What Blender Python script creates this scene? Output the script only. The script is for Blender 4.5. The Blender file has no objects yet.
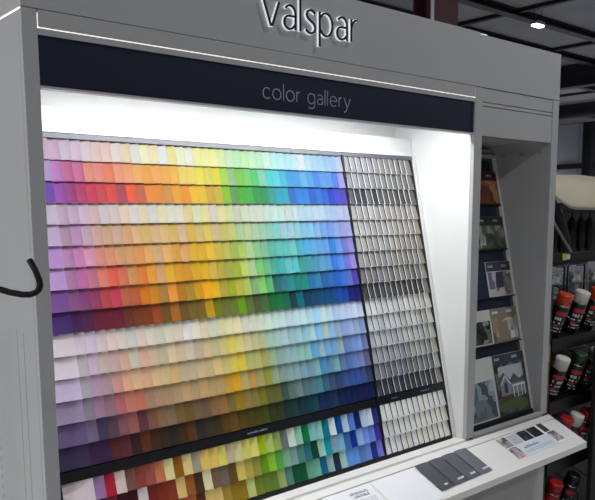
import bpy, bmesh, math, random
from mathutils import Matrix, Vector

random.seed(7)
scene = bpy.context.scene
COL = scene.collection

# ------------------------------------------------------------------ camera
CAM = Vector((-0.641, -1.586, 1.6))
ROT = ((0.7569658, -0.0915074, 0.6470156), (-0.6534426, -0.1000276, 0.7503380), (-0.0039420, -0.9907678, -0.1355123))                                   # world axes (rows) in camera right / down / forward
F_PX, PPX, PPY = 738.926, 300.505, 312.506
cd = bpy.data.cameras.new('camera')
cam = bpy.data.objects.new('camera', cd)
COL.objects.link(cam)
cd.sensor_width = 36.0
cd.lens = F_PX / 595.0 * 36.0
cd.shift_x = (297.5 - PPX) / 595.0
cd.shift_y = (PPY - 250.0) / 595.0
cd.clip_start, cd.clip_end = 0.02, 200.0
cam.matrix_world = Matrix((
    (ROT[0][0], -ROT[0][1], -ROT[0][2], CAM.x),
    (ROT[1][0], -ROT[1][1], -ROT[1][2], CAM.y),
    (ROT[2][0], -ROT[2][1], -ROT[2][2], CAM.z),
    (0, 0, 0, 1)))
scene.camera = cam

# ------------------------------------------------------------------ world and exposure
wd = bpy.data.worlds.new('store_ambient')
scene.world = wd
wd.use_nodes = True
wd.node_tree.nodes['Background'].inputs[0].default_value = (0.93, 0.97, 1.0, 1)
wd.node_tree.nodes['Background'].inputs[1].default_value = 0.04
vs = scene.view_settings
vs.view_transform = 'Standard'
vs.look = 'None'
vs.gamma = 1.0
vs.exposure = 0.0
try:
    vs.use_curve_mapping = False
except Exception:
    pass

LED_POWER, LED_TILT = 8.8, -6.0     # strip inside the cabinet header
BAY_POWER = 175.0                   # high-bay lamp over the aisle
SIDE_POWER = 500.0                  # high-bay lamp left of the display
BACK_POWER = 170.0                  # visible lamp and added unseen lamps over the floor behind

# ------------------------------------------------------------------ helpers
def lin(h):
    out = []
    for i in (0, 2, 4):
        c = int(h[i:i + 2], 16) / 255.0
        out.append(c / 12.92 if c <= 0.04045 else ((c + 0.055) / 1.055) ** 2.4)
    return tuple(out)

MATS = {}
def mat(name, color, rough=0.5, metal=0.0, noise=0.0, nscale=20.0, bump=0.0, emit=0.0, spec=0.5, coords='Object'):
    m = bpy.data.materials.new(name)
    m.use_nodes = True
    nt = m.node_tree
    b = nt.nodes['Principled BSDF']
    col = lin(color) if isinstance(color, str) else color
    b.inputs['Base Color'].default_value = (*col, 1)
    b.inputs['Roughness'].default_value = rough
    b.inputs['Metallic'].default_value = metal
    b.inputs['Specular IOR Level'].default_value = spec
    if noise or bump:
        tc = nt.nodes.new('ShaderNodeTexCoord')
        nz = nt.nodes.new('ShaderNodeTexNoise')
        nz.inputs['Scale'].default_value = nscale
        nz.inputs['Detail'].default_value = 4
        nt.links.new(tc.outputs[coords], nz.inputs['Vector'])
        if noise:
            mx = nt.nodes.new('ShaderNodeMix')
            mx.data_type = 'RGBA'
            mx.inputs['A'].default_value = (*[c * (1 - noise) for c in col], 1)
            mx.inputs['B'].default_value = (*[min(1, c * (1 + noise)) for c in col], 1)
            nt.links.new(nz.outputs['Fac'], mx.inputs['Factor'])
            nt.links.new(mx.outputs['Result'], b.inputs['Base Color'])
        if bump:
            bp = nt.nodes.new('ShaderNodeBump')
            bp.inputs['Strength'].default_value = bump
            bp.inputs['Distance'].default_value = 0.02
            nt.links.new(nz.outputs['Fac'], bp.inputs['Height'])
            nt.links.new(bp.outputs['Normal'], b.inputs['Normal'])
    if emit:
        b.inputs['Emission Color'].default_value = (*col, 1)
        b.inputs['Emission Strength'].default_value = emit
    MATS[name] = m
    return m

def photo_mat(name, cols, scale=14.0, rough=0.3, stretch=(1, 1, 1)):
    """blurry printed photograph: noise through a colour ramp"""
    m = bpy.data.materials.new(name)
    m.use_nodes = True
    nt = m.node_tree
    b = nt.nodes['Principled BSDF']
    b.inputs['Roughness'].default_value = rough
    tc = nt.nodes.new('ShaderNodeTexCoord')
    mp = nt.nodes.new('ShaderNodeMapping')
    mp.inputs['Scale'].default_value = stretch
    vo = nt.nodes.new('ShaderNodeTexVoronoi')
    vo.distance = 'CHEBYCHEV'
    vo.inputs['Scale'].default_value = scale
    rp = nt.nodes.new('ShaderNodeValToRGB')
    rp.color_ramp.interpolation = 'CONSTANT'
    el = rp.color_ramp.elements
    for i, c in enumerate(cols):
        p = i / len(cols)
        e = el[i] if i < 2 else el.new(p)
        e.position = p
        e.color = (*lin(c), 1)
    nt.links.new(tc.outputs['Object'], mp.inputs['Vector'])
    nt.links.new(mp.outputs['Vector'], vo.inputs['Vector'])
    sp = nt.nodes.new('ShaderNodeSeparateColor')
    nt.links.new(vo.outputs['Color'], sp.inputs['Color'])
    nt.links.new(sp.outputs['Red'], rp.inputs['Fac'])
    nt.links.new(rp.outputs['Color'], b.inputs['Base Color'])
    MATS[name] = m
    return m

class MB:
    """collects geometry for ONE mesh object"""
    def __init__(self):
        self.v, self.f, self.mi = [], [], []
    def add(self, verts, faces, mi=0):
        o = len(self.v)
        self.v += [tuple(p) for p in verts]
        self.f += [tuple(o + i for i in f) for f in faces]
        self.mi += [mi] * len(faces)
        return self
    def box(self, x0, x1, y0, y1, z0, z1, mi=0):
        vs_ = [(x, y, z) for z in (z0, z1) for y in (y0, y1) for x in (x0, x1)]
        return self.add(vs_, [(0, 2, 3, 1), (4, 5, 7, 6), (0, 1, 5, 4), (2, 6, 7, 3), (0, 4, 6, 2), (1, 3, 7, 5)], mi)
    def prism(self, poly, a0, a1, axis='x', mi=0):
        n = len(poly)
        def P(a, p):
            return {'x': (a, p[0], p[1]), 'y': (p[0], a, p[1]), 'z': (p[0], p[1], a)}[axis]
        vs_ = [P(a0, p) for p in poly] + [P(a1, p) for p in poly]
        fs = [tuple(range(n)), tuple(range(2 * n - 1, n - 1, -1))]
        fs += [(i, i + n, (i + 1) % n + n, (i + 1) % n) for i in range(n)]
        return self.add(vs_, fs, mi)
    def tube(self, pts, r, seg=8, mi=0, caps=True):
        pts = [Vector(p) for p in pts]
        rings = []
        a = None
        for i, p in enumerate(pts):
            t = (pts[min(i + 1, len(pts) - 1)] - pts[max(i - 1, 0)]).normalized()
            if a is None:
                a = t.cross(Vector((0.13, 0.2, 0.97)))
                if a.length < 0.2:
                    a = t.cross(Vector((1, 0, 0)))
            a = (a - t * a.dot(t)).normalized()
            b = t.cross(a)
            rr = r[i] if isinstance(r, (list, tuple)) else r
            rings.append([p + (a * math.cos(k * 2 * math.pi / seg) + b * math.sin(k * 2 * math.pi / seg)) * rr for k in range(seg)])
        vs_ = [q for ring in rings for q in ring]
        fs = []
        for i in range(len(pts) - 1):
            for k in range(seg):
                fs.append((i * seg + k, i * seg + (k + 1) % seg, (i + 1) * seg + (k + 1) % seg, (i + 1) * seg + k))
        if caps:
            fs.append(tuple(range(seg - 1, -1, -1)))
            fs.append(tuple((len(pts) - 1) * seg + k for k in range(seg)))
        return self.add(vs_, fs, mi)
    def lathe(self, prof, seg=20, mi=0):
        vs_, fs = [], []
        for (r, z) in prof:
            vs_ += [(r * math.cos(k * 2 * math.pi / seg), r * math.sin(k * 2 * math.pi / seg), z) for k in range(seg)]
        n = len(prof)
        for i in range(n - 1):
            for k in range(seg):
                fs.append((i * seg + k, i * seg + (k + 1) % seg, (i + 1) * seg + (k + 1) % seg, (i + 1) * seg + k))
        fs.append(tuple(range(seg - 1, -1, -1)))
        fs.append(tuple((n - 1) * seg + k for k in range(seg)))
        return self.add(vs_, fs, mi)
    def mesh(self, name, mats):
        me = bpy.data.meshes.new(name)
        me.from_pydata(self.v, [], self.f)
        for m in (mats if isinstance(mats, (list, tuple)) else [mats]):
            me.materials.append(MATS[m])
        me.polygons.foreach_set('material_index', self.mi)
        me.update()
        return me
    def build(self, name, mats, parent=None, bevel=0.0, smooth=False, label=None):
        me = self.mesh(name, mats)
        bm = bmesh.new()
        bm.from_mesh(me)
        bmesh.ops.recalc_face_normals(bm, faces=bm.faces)
        if bevel:
            bmesh.ops.bevel(bm, geom=[e for e in bm.edges], offset=bevel, segments=2, affect='EDGES', profile=0.5, clamp_overlap=True)
        bm.to_mesh(me)
        bm.free()
        if smooth:
            for p in me.polygons:
                p.use_smooth = len(p.vertices) == 4
        o = bpy.data.objects.new(name, me)
        COL.objects.link(o)
        if parent:
            o.parent = parent
        if label:
            o['label'] = label
        return o

def empty(name, mw):
    o = bpy.data.objects.new(name, None)
    o.empty_display_size = 0.1
    COL.objects.link(o)
    o.matrix_world = mw if isinstance(mw, Matrix) else Matrix.Translation(Vector(mw))
    return o

def tag(o, label=None, cat=None, group=None, kind=None):
    if label: o['label'] = label
    if cat: o['category'] = cat
    if group: o['group'] = group
    if kind: o['kind'] = kind
    return o

def copy_tree(o, mw):
    """a thing and its parts (sub-parts too); mesh data stays shared"""
    c = o.copy()
    COL.objects.link(c)
    c.matrix_world = mw
    for ch in o.children:
        d = ch.copy()
        COL.objects.link(d)
        d.parent = c
        for g in ch.children:
            e = g.copy()
            COL.objects.link(e)
            e.parent = d
    return c

def ribbon(path, width, closed=False):
    """outline strip (left and right points) along a 2-D centre line"""
    n = len(path)
    L, Rr = [], []
    for i in range(n):
        p = Vector(path[i])
        a = Vector(path[(i - 1) % n] if (closed or i > 0) else path[i])
        b = Vector(path[(i + 1) % n] if (closed or i < n - 1) else path[i])
        d0 = (p - a).normalized() if (p - a).length > 1e-9 else (b - p).normalized()
        d1 = (b - p).normalized() if (b - p).length > 1e-9 else d0
        n0, n1 = Vector((-d0.y, d0.x)), Vector((-d1.y, d1.x))
        m = (n0 + n1)
        m = m.normalized() if m.length > 1e-6 else n0
        k = min(1.0 / max(0.35, m.dot(n1)), 1.7)
        L.append(p + m * width / 2 * k)
        Rr.append(p - m * width / 2 * k)
    return L, Rr

def stroke3d(mb, path, width, y_front, y_back, closed=False, mi_face=0, mi_side=1):
    """letter stroke standing in the XZ plane: front at y_front, back at y_back"""
    L, Rr = ribbon(path, width, closed)
    n = len(path)
    vs_ = []
    for q in (L, Rr):
        for p in q:
            vs_.append((p.x, y_front, p.y))
    for q in (L, Rr):
        for p in q:
            vs_.append((p.x, y_back, p.y))
    rng = range(n if closed else n - 1)
    ff, sf = [], []
    for i in rng:
        j = (i + 1) % n
        ff.append((i, j, n + j, n + i))
        sf.append((2 * n + i, 3 * n + i, 3 * n + j, 2 * n + j))
        sf.append((i, 2 * n + i, 2 * n + j, j))
        sf.append((n + i, n + j, 3 * n + j, 3 * n + i))
    if not closed:
        for i in (0, n - 1):
            sf.append((i, n + i, 3 * n + i, 2 * n + i))
    o = len(mb.v)
    mb.v += vs_
    mb.f += [tuple(o + k for k in f) for f in ff + sf]
    mb.mi += [mi_face] * len(ff) + [mi_side] * len(sf)

def arc(cx, cy, rx, ry, a0, a1, n=14):
    return [(cx + rx * math.cos(math.radians(a0 + (a1 - a0) * i / n)), cy + ry * math.sin(math.radians(a0 + (a1 - a0) * i / n))) for i in range(n + 1)]

# thin sans-serif letters as centre lines (x-height 1): strokes, width
GLYPH = {
    'v': ([([(0, 1), (.36, .03), (.44, .03), (.8, 1)], False)], .8),
    'a': ([(arc(.33, .66, .29, .32, 145, 0, 10) + [(.62, .3), (.62, 0)], False),
           ([(.62, .56), (.4, .55)] + arc(.29, .28, .27, .27, 90, 270, 10) + [(.46, .06), (.62, .24)], False)], .64),
    'l': ([([(0, 0), (0, .8), (0, 1.52)], False)], .02),
    's': ([([(.54, .87), (.42, .96), (.28, .98), (.13, .91), (.08, .76), (.15, .62), (.32, .52), (.49, .42), (.57, .27), (.51, .1), (.35, .01), (.17, .03), (.03, .13)], False)], .57),
    'p': ([([(0, -.48), (0, .3), (0, 1)], False), ([(0, .74)] + arc(.37, .5, .37, .49, 140, -140, 18) + [(0, .26)], False)], .75),
    'r': ([([(0, 0), (0, .5), (0, 1)], False), ([(0, .6), (.07, .8), (.19, .94), (.36, .99)], False)], .36),
    'c': ([(arc(.42, .5, .42, .5, 48, 312, 18), False)], .74),
    'o': ([(arc(.44, .5, .44, .5, 0, 345, 23), True)], .88),
    'g': ([(arc(.4, .5, .4, .5, 0, 345, 23), True), ([(.8, 1), (.8, .3), (.8, -.12), (.72, -.36), (.5, -.47), (.26, -.46), (.08, -.36)], False)], .82),
    'e': ([([(.03, .52), (.82, .52)] + arc(.43, .5, .4, .5, 8, 312, 20), False)], .82),
    'y': ([([(0, 1), (.4, .02)], False), ([(.8, 1), (.4, .02), (.27, -.3), (.16, -.43), (.0, -.45)], False)], .8),
}
def letters(text, x0, x1, z_base, xh, stroke, y_front, y_back, mats, parent, gap=.3, space=.55, rim=0.0):
    tot = 0
    for i, ch in enumerate(text):
        tot += space if ch == ' ' else GLYPH[ch][1] + gap
    tot -= gap
    sx = (x1 - x0) / tot
    x = x0
    for ch in text:
        if ch == ' ':
            x += space * sx
            continue
        mb = MB()
        for path, closed in GLYPH[ch][0]:
            pts = [(x + px * sx, z_base + pz * xh) for px, pz in path]
            if rim:                                   # white body a little wider than the dark face
                stroke3d(mb, pts, stroke + 2 * rim, y_front + 0.003, y_back, closed, 1, 1)
                stroke3d(mb, pts, stroke, y_front, y_front + 0.004, closed, 0, 0)
            else:
                stroke3d(mb, pts, stroke, y_front, y_back, closed, 0, 0)
        mb.build('letter', mats, parent)
        x += (GLYPH[ch][1] + gap) * sx

# ------------------------------------------------------------------ materials
mat('laminate', 'B0B0B1', 0.38, noise=0.03, nscale=6)
mat('inner_white', 'E6E7E6', 0.45, noise=0.02, nscale=5)
mat('shelf_white', 'EBEAE6', 0.35, noise=0.02, nscale=9)
mat('dark_gap', '1A1A1C', 0.8, noise=0.1)
mat('navy', '131D33', 0.42, noise=0.06, nscale=8)
mat('print_grey', 'A4A9B4', 0.5)
mat('sign_black', '0E0F14', 0.35)
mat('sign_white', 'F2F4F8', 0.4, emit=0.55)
mat('leak_glow', 'FFFBF2', 0.4, emit=0.85)  # emission paints light leaking through the cabinet joints
mat('rack_black', '0E0F15', 0.45, noise=0.1)
mat('rack_grey', '5A5D62', 0.5, noise=0.05)
mat('clear_ledge', '6C6E74', 0.25)
mat('card_edge', 'E9E8E4', 0.6)
mat('led', 'FFFFFF', 0.5, emit=14.0)
mat('alu', 'B6B8BA', 0.35, metal=0.8, noise=0.05)
mat('black_steel', '101113', 0.38, noise=0.2, nscale=30)
mat('black_plastic', '0C0D10', 0.4)
mat('roof_deck', '76777D', 0.85, noise=0.25, nscale=1.2, bump=0.3)
mat('beam_dark', '12121A', 0.6, noise=0.2)
mat('wall_metal', 'A6AAB4', 0.6, noise=0.12, nscale=2)
mat('joint_grey', 'A6A69F', 0.5)
mat('hook_black', '08080A', 0.6, spec=0.25)
mat('concrete', 'BEBDBC', 0.4, noise=0.15, nscale=3)
mat('maroon', '4A2428', 0.5, noise=0.15)
mat('pipe_white', 'B9BCC2', 0.4)
mat('lamp_glass', 'F4F7FF', 0.3, emit=9.0)
mat('canvas', 'DCD4BC', 0.85, noise=0.06, nscale=14, bump=0.15)
mat('galv', '8D8A84', 0.4, metal=0.6, noise=0.1)
mat('peg_grey', '8E9197', 0.6, noise=0.2, nscale=12)
mat('dark_panel', '1C1917', 0.6, noise=0.15)
mat('bag_black', '121217', 0.5, noise=0.3, nscale=10)
mat('can_black', '141416', 0.3)
mat('can_red', '9B1F1D', 0.35)
mat('can_blue', '1A2C55', 0.35)
mat('label_red', 'C42A2E', 0.4)
mat('label_white', 'D9DADB', 0.4)
mat('chrome', 'C4C6C8', 0.25, metal=1.0)
for nm, c in (('cap_orange', 'D2421A'), ('cap_white', 'E2E0D6'), ('cap_green', '173A1E'), ('cap_red', 'B01C1C'), ('cap_black', '101012'), ('cap_grey', '8C8E90')):
    mat(nm, c, 0.35)
mat('post_green', '1F4A33', 0.4, noise=0.1)
mat('post_yellow', 'A8861E', 0.5, noise=0.1)
mat('post_brown', '6A431F', 0.6, noise=0.2)
mat('paper_white', 'EDEEF1', 0.5)
mat('paper_blue', 'D7DFEA', 0.4)
mat('ink_dark', '30343C', 0.6)
mat('ink_blue', '7E93AC', 0.6)
mat('ink_grey', 'A9AEB6', 0.6)
mat('silver_print', 'E8EAEE', 0.3)
for i, c in enumerate(('5A5E66', '63676F', '6B6F77', '7C8088')):
    mat('fan_grey_%d' % i, c, 0.33, metal=0.25, noise=0.06, nscale=30)

def chip_material(name, node):
    m = bpy.data.materials.new(name)
    m.use_nodes = True
    nt = m.node_tree
    b = nt.nodes['Principled BSDF']
    b.inputs['Roughness'].default_value = 0.55
    b.inputs['Specular IOR Level'].default_value = 0.3
    if node == 'object':
        src = nt.nodes.new('ShaderNodeObjectInfo')
        out = src.outputs['Color']
    else:
        src = nt.nodes.new('ShaderNodeVertexColor')
        src.layer_name = 'chip_colour'
        out = src.outputs['Color']
    nz = nt.nodes.new('ShaderNodeTexNoise')
    nz.inputs['Scale'].default_value = 90
    tc = nt.nodes.new('ShaderNodeTexCoord')
    nt.links.new(tc.outputs['Object'], nz.inputs['Vector'])
    mr = nt.nodes.new('ShaderNodeMapRange')
    mr.inputs['To Min'].default_value = 0.94
    mr.inputs['To Max'].default_value = 1.06
    nt.links.new(nz.outputs['Fac'], mr.inputs['Value'])
    mx = nt.nodes.new('ShaderNodeVectorMath')
    mx.operation = 'SCALE'
    nt.links.new(out, mx.inputs[0])
    nt.links.new(mr.outputs['Result'], mx.inputs['Scale'])
    nt.links.new(mx.outputs['Vector'], b.inputs['Base Color'])
    MATS[name] = m
chip_material('chip_face', 'object')
chip_material('chip_face_bulk', 'vertex')

# ------------------------------------------------------------------ the building
def struct(name, mb, m, parent=None, **k):
    o = mb.build(name, m, parent, **k)
    if parent is None:
        o['kind'] = 'structure'
    return o

CEIL = 5.2
struct('floor', MB().box(-14, 30, -14, 22, -0.2, 0.0), 'concrete')
ceil = struct('ceiling', MB().box(-14, 30, -14, 22, CEIL, CEIL + 0.2), 'roof_deck')
wallR = struct('wall_right', MB().box(29, 29.2, -14, 22, 0, CEIL), 'wall_metal')
wallB = struct('wall_back', MB().box(-14, 29, 20, 20.2, 0, CEIL), 'wall_metal')
# roof framing: purlins along X, rafters along Y, ribs of the sagging insulation
for y in (-6.5, 0.0, 3.2, 6.45, 7.8, 9.7, 12.9, 16.1):
    b = MB()
    b.box(-14, 29, y - 0.09, y + 0.09, CEIL - 0.035, CEIL - 0.001)
    b.box(-14, 29, y - 0.02, y + 0.02, CEIL - 0.11, CEIL - 0.03)
    b.box(-14, 29, y - 0.09, y + 0.09, CEIL - 0.13, CEIL - 0.11)
    struct('beam', b, 'beam_dark', ceil)
for x in (-6, -1, 4, 8.2, 11.45, 14.9, 21.2, 24.5):
    struct('rafter', MB().box(x - 0.05, x + 0.05, -14, 20, CEIL - 0.07, CEIL - 0.002), 'beam_dark', ceil)
b = MB()
b.box(16.9, 17.2, -14, 20, CEIL - 0.55, CEIL - 0.5)
b.box(17.03, 17.07, -14, 20, CEIL - 0.5, CEIL - 0.03)
b.box(16.9, 17.2, -14, 20, CEIL - 0.05, CEIL - 0.002)
struct('girder', b, 'beam_dark', ceil)
b = MB()
b.box(23.0, 23.3, -14, 20, CEIL - 0.5, CEIL - 0.45)
b.box(23.13, 23.17, -14, 20, CEIL - 0.45, CEIL - 0.03)
struct('girder', b, 'beam_dark', ceil)
for y in (8.2, 14.2, 19.0):
    b = MB()
    b.box(28.55, 28.98, y - 0.2, y - 0.16, 0, CEIL)
    b.box(28.55, 28.98, y + 0.16, y + 0.2, 0, CEIL)
    b.box(28.7, 28.75, y - 0.16, y + 0.16, 0, CEIL)
    struct('column', b, 'beam_dark', wallR)
for z in (1.4, 3.35):
    struct('girt', MB().box(28.8, 28.99, -14, 20, z, z + 0.2), 'beam_dark', wallR)
for y in [(-14 + 0.9 * k) for k in range(38)]:
    struct('wall_rib', MB().box(28.96, 28.999, y, y + 0.06, 0, CEIL), 'wall_metal', wallR)

col_root = empty('steel_column', (3.875, 2.1, 0))
tag(col_root, 'dark maroon steel column rising to the roof behind the display', 'column')
b = MB()
b.box(-0.14, 0.14, -0.1, -0.085, 0, CEIL)
b.box(-0.14, 0.14, 0.085, 0.1, 0, CEIL)
b.box(-0.012, 0.012, -0.085, 0.085, 0, CEIL)
b.build('flanges', 'maroon', col_root)
MB().box(-0.2, 0.2, -0.16, 0.16, 0, 0.02).build('base_plate', 'maroon', col_root)
pipe = empty('conduit_pipe', (3.715, 2.0, 0))
tag(pipe, 'thin white conduit pipe beside the maroon column', 'pipe')
MB().tube([(0, 0, 0), (0, 0, CEIL)], 0.014, 10).build('tube', 'pipe_white', pipe, smooth=True)
for z in (1.2, 2.6, 4.4):
    MB().box(-0.02, 0.03, -0.018, 0.018, z, z + 0.03).build('clip', 'galv', pipe)

def bay_lamp(x, y, label, power, z=CEIL - 0.3, k=1.0):
    root = empty('high_bay_lamp', (x, y, z))
    tag(root, label, 'ceiling lamp', 'high-bay lamps under the roof')
    MB().box(-0.32 * k, 0.32 * k, -0.16 * k, 0.16 * k, 0.03, 0.09).build('housing', 'alu', root, bevel=0.004)
    for s in (-1, 1):
        MB().box((s * 0.16 - 0.13) * k, (s * 0.16 + 0.13) * k, -0.13 * k, 0.13 * k, 0.0, 0.029).build('lens', 'lamp_glass', root)
        MB().tube([(s * 0.28 * k, 0, 0.09), (s * 0.28 * k, 0, CEIL - z)], 0.006, 6).build('hanger', 'black_steel', root)
    ld = bpy.data.lights.new('high_bay_light', 'AREA')
    ld.shape = 'RECTANGLE'
    ld.size, ld.size_y = 0.6 * k, 0.28 * k
    ld.energy = power
    ld.color = (0.97, 0.985, 1.0)
    lo = bpy.data.objects.new('high_bay_light', ld)
    COL.objects.link(lo)
    lo.parent = root
    lo.location = (0, 0, -0.02)
bay_lamp(11.75, 6.17, 'bright ceiling lamp hanging from the dark roof beams at the upper right', BACK_POWER, k=0.42)
for (x, y, t, p) in ((-4.2, -5.2, 'ceiling lamp over the aisle, left of the camera', BAY_POWER),
                     (-6.0, 1.0, 'ceiling lamp over the floor left of the display', SIDE_POWER),
                     (3.1, -1.9, 'added unseen ceiling lamp above the front of the display', BAY_POWER * 0.36),  # added to lift the shelf without reaching the right bay wall
                     (6.5, -3.4, 'added unseen ceiling lamp over the aisle by the spray paint rack', BAY_POWER * 0.12),  # added, out of view, for general light around the cans
                     (12.9, -2.0, 'added unseen ceiling lamp over the open floor far right', BACK_POWER),  # this and all below are added to brighten roof deck and far wall
                     (20.5, 4.0, 'added unseen ceiling lamp over the floor near the far right wall', BACK_POWER),
                     (20.5, 12.0, 'added unseen ceiling lamp near the far corner of the building', BACK_POWER),
                     (25.8, 8.0, 'added unseen ceiling lamp closest to the far right wall', BACK_POWER * 3.5),
                     (12.9, 14.0, 'added unseen ceiling lamp over the floor behind the display', BACK_POWER)):
    bay_lamp(x, y, t, p)

# ------------------------------------------------------------------ the display cabinet
Z0 = 1.6
XL, XA, XB, XC, XD, XR = -0.034, 0.0, 1.524, 1.5685, 2.0206, 2.0656
ZT, ZSEAM, ZNT, ZNB, ZOP, ZB = 2.204, 2.0225, 1.9715, 1.8675, 1.8605, 0.771
cab = empty('display_cabinet', (1.0, 0.2, 0))
tag(cab, 'large pale grey paint display cabinet with two open bays and a sloping shelf', 'display')
def part(mb, name, m, parent=None, **k):
    o = mb.build(name, m, parent or cab, **k)
    if parent is None:
        o.matrix_parent_inverse = cab.matrix_world.inverted()
    return o
cab_inv = Matrix.Translation((-1.0, -0.2, 0))

# header with halo-lit letters
hdr = part(MB().prism([(XL, ZSEAM + 0.0015), (XR, ZSEAM + 0.0015), (XR, ZT - 0.006), (1.546, ZT - 0.006), (1.540, ZT), (XL, ZT)], 0.0, 0.44, 'y'), 'header_panel', 'laminate', bevel=0.0012)
part(MB().box(1.547, 1.585, 0.002, 0.42, ZT - 0.0058, ZT - 0.003), 'step_glint', 'sign_white')  # emissive sliver painting the glint on the header step
letters('valspar', 0.596, 0.938, Z0 + 0.4825, 0.0625, 0.0056, -0.0115, -0.003, ['sign_black', 'sign_white'], hdr, gap=.25, rim=0.0012)
part(MB().box(XL + 0.003, XR - 0.003, 0.004, 0.43, ZSEAM - 0.012, ZSEAM + 0.002), 'seam_backing', 'dark_gap')
# sides, stiles, partition
part(MB().box(XL, XA - 0.0004, 0.0175, 0.44, 0.0, ZSEAM - 0.0035), 'side_panel', 'laminate', bevel=0.001)
part(MB().box(XL - 0.0004, XL + 0.02, 0.001, 0.44, ZSEAM - 0.0033, ZSEAM - 0.0004), 'light_leak', 'leak_glow')  # emissive strip stands in for light leaking at the side seam
part(MB().box(XL, XA, 0.0, 0.0162, ZB - 0.02, ZSEAM), 'stile', 'laminate', bevel=0.0012)
part(MB().box(XB, XC, 0.0, 0.016, ZB, ZSEAM), 'stile', 'laminate', bevel=0.0012)
part(MB().box(XD, XR, 0.0, 0.016, ZB, ZSEAM), 'stile', 'laminate', bevel=0.0012)
part(MB().box(XB + 0.001, XC - 0.001, 0.0165, 0.43, ZB - 0.05, ZSEAM - 0.004), 'partition', 'inner_white')
part(MB().box(XD + 0.001, XR - 0.001, 0.0165, 0.44, 0.0, ZSEAM - 0.004), 'side_panel', 'laminate', bevel=0.001)
# left side: sheet joints and a slotted upright
for y0 in (0.085, 0.125):
    part(MB().box(XL - 0.0008, XL + 0.001, y0, y0 + 0.0022, 0.05, 1.33), 'joint_strip', 'joint_grey')
b = MB()
for k in range(26):
    b.box(XL - 0.0006, XL + 0.001, 0.285, 0.2895, 0.5 + k * 0.025, 0.512 + k * 0.025)
part(b, 'slots', 'joint_grey')
# top rail of the main bay, emissive strips painting leaked light along its joint, navy fascia
part(MB().box(XA + 0.002, XB - 0.002, 0.0, 0.02, 1.9872, ZSEAM), 'rail', 'laminate', bevel=0.0008)
part(MB().box(XA + 0.0005, XB, 0.0015, 0.02, 1.9845, 1.9872), 'light_leak', 'leak_glow')
part(MB().box(XA, XA + 0.002, 0.0015, 0.02, 1.9845, 2.016), 'light_leak', 'leak_glow')
part(MB().box(XB - 0.002, XB, 0.0015, 0.02, 1.9845, 2.016), 'light_leak', 'leak_glow')
part(MB().box(XA, XB, 0.0, 0.02, ZNT, 1.9845), 'rail', 'laminate')
fas = part(MB().box(XA, XB - 0.003, 0.004, 0.022, ZNB, ZNT), 'fascia_board', 'navy')
letters('color gallery', 0.602, 0.926, Z0 + 0.2985, 0.0275, 0.0026, 0.0034, 0.0042, ['print_grey'], fas, gap=.28, space=.62)
part(MB().box(XA, XB, 0.0, 0.024, ZNB - 0.005, ZNB), 'fascia_lip', 'laminate')
# bay header panels on the right
part(MB().box(XC, XD, 0.003, 0.018, ZOP, 1.9605), 'bay_header', 'laminate', bevel=0.0008)
part(MB().box(XC, XD, 0.003, 0.018, 1.963, 1.974), 'bay_header', 'laminate', bevel=0.0008)
part(MB().box(XC, XD, 0.003, 0.018, 1.9765, ZSEAM), 'bay_header', 'laminate', bevel=0.0008)
part(MB().box(XC, XD, 0.0185, 0.025, ZOP, ZSEAM - 0.002), 'header_backing', 'dark_gap')
# inside of both bays
part(MB().box(XA, XB, 0.021, 0.43, 2.000, 2.0100), 'bay_ceiling', 'inner_white')
part(MB().box(XC, XD, 0.026, 0.43, 1.866, 1.88), 'bay_ceiling', 'laminate')
part(MB().box(XA, XB, 0.37, 0.385, 0.75, 1.9995), 'back_panel', 'inner_white')
part(MB().box(XC, XD, 0.37, 0.385, 0.75, 1.866), 'back_panel', 'laminate')
part(MB().box(XA, XB - 0.001, 0.282, 0.369, 1.80, 1.8655), 'rack_cap', 'inner_white', bevel=0.001)
part(MB().box(XC, XD - 0.001, 0.276, 0.369, 1.815, 1.85), 'rack_cap', 'laminate', bevel=0.001)
for k in range(4):                                             # pairs of small metal blocks high on the right wall
    for d in (0, 0.012):
        part(MB().box(XD - 0.002, XD + 0.0012, 0.04 + k * 0.085 + d, 0.046 + k * 0.085 + d, 1.82, 1.832), 'wall_block', 'alu')
part(MB().box(XA, XB, 0.001, 0.3, 0.752, 0.7705), 'bottom_board', 'shelf_white')
part(MB().box(XC, XD, 0.001, 0.3, 0.752, 0.7705), 'bottom_board', 'laminate')
part(MB().box(XC, XD, -0.006, 0.012, 0.771, 0.784), 'bottom_rail', 'laminate', bevel=0.001)
# sloping shelf: back strip, then the board
sa = Vector((-0.0076, 0.7694)); su = Vector((-0.9128, -0.4083)); sn = Vector((-0.4083, 0.9128))
def shp(s, n=0.0):
    p = sa + su * s + sn * n
    return (p.x, p.y)
part(MB().prism([shp(0.0035), shp(0.0295), (shp(0.0295)[0], shp(0.0295)[1] - 0.024), (0.0, 0.745), (-0.0, 0.760), (shp(0.0035)[0], 0.760)], XL, XR), 'shelf_strip', 'shelf_white', bevel=0.0008)
part(MB().prism([shp(0.0335), shp(0.1913), (shp(0.1913)[0], shp(0.1913)[1] - 0.025), (shp(0.0335)[0], shp(0.0335)[1] - 0.026)], XL, XR), 'shelf_board', 'shelf_white', bevel=0.0015)
part(MB().prism([(-0.0005, 0.744), (-0.03, 0.729), (-0.03, 0.70), (-0.0005, 0.62)], XL + 0.02, XR - 0.02), 'shelf_bracket', 'laminate')
part(MB().box(XL, XR, 0.0, 0.3, 0.09, 0.7515), 'lower_front', 'laminate', bevel=0.001)
part(MB().box(XL + 0.01, XR - 0.01, 0.04, 0.43, 0.0, 0.09), 'plinth', 'rack_black')

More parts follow.
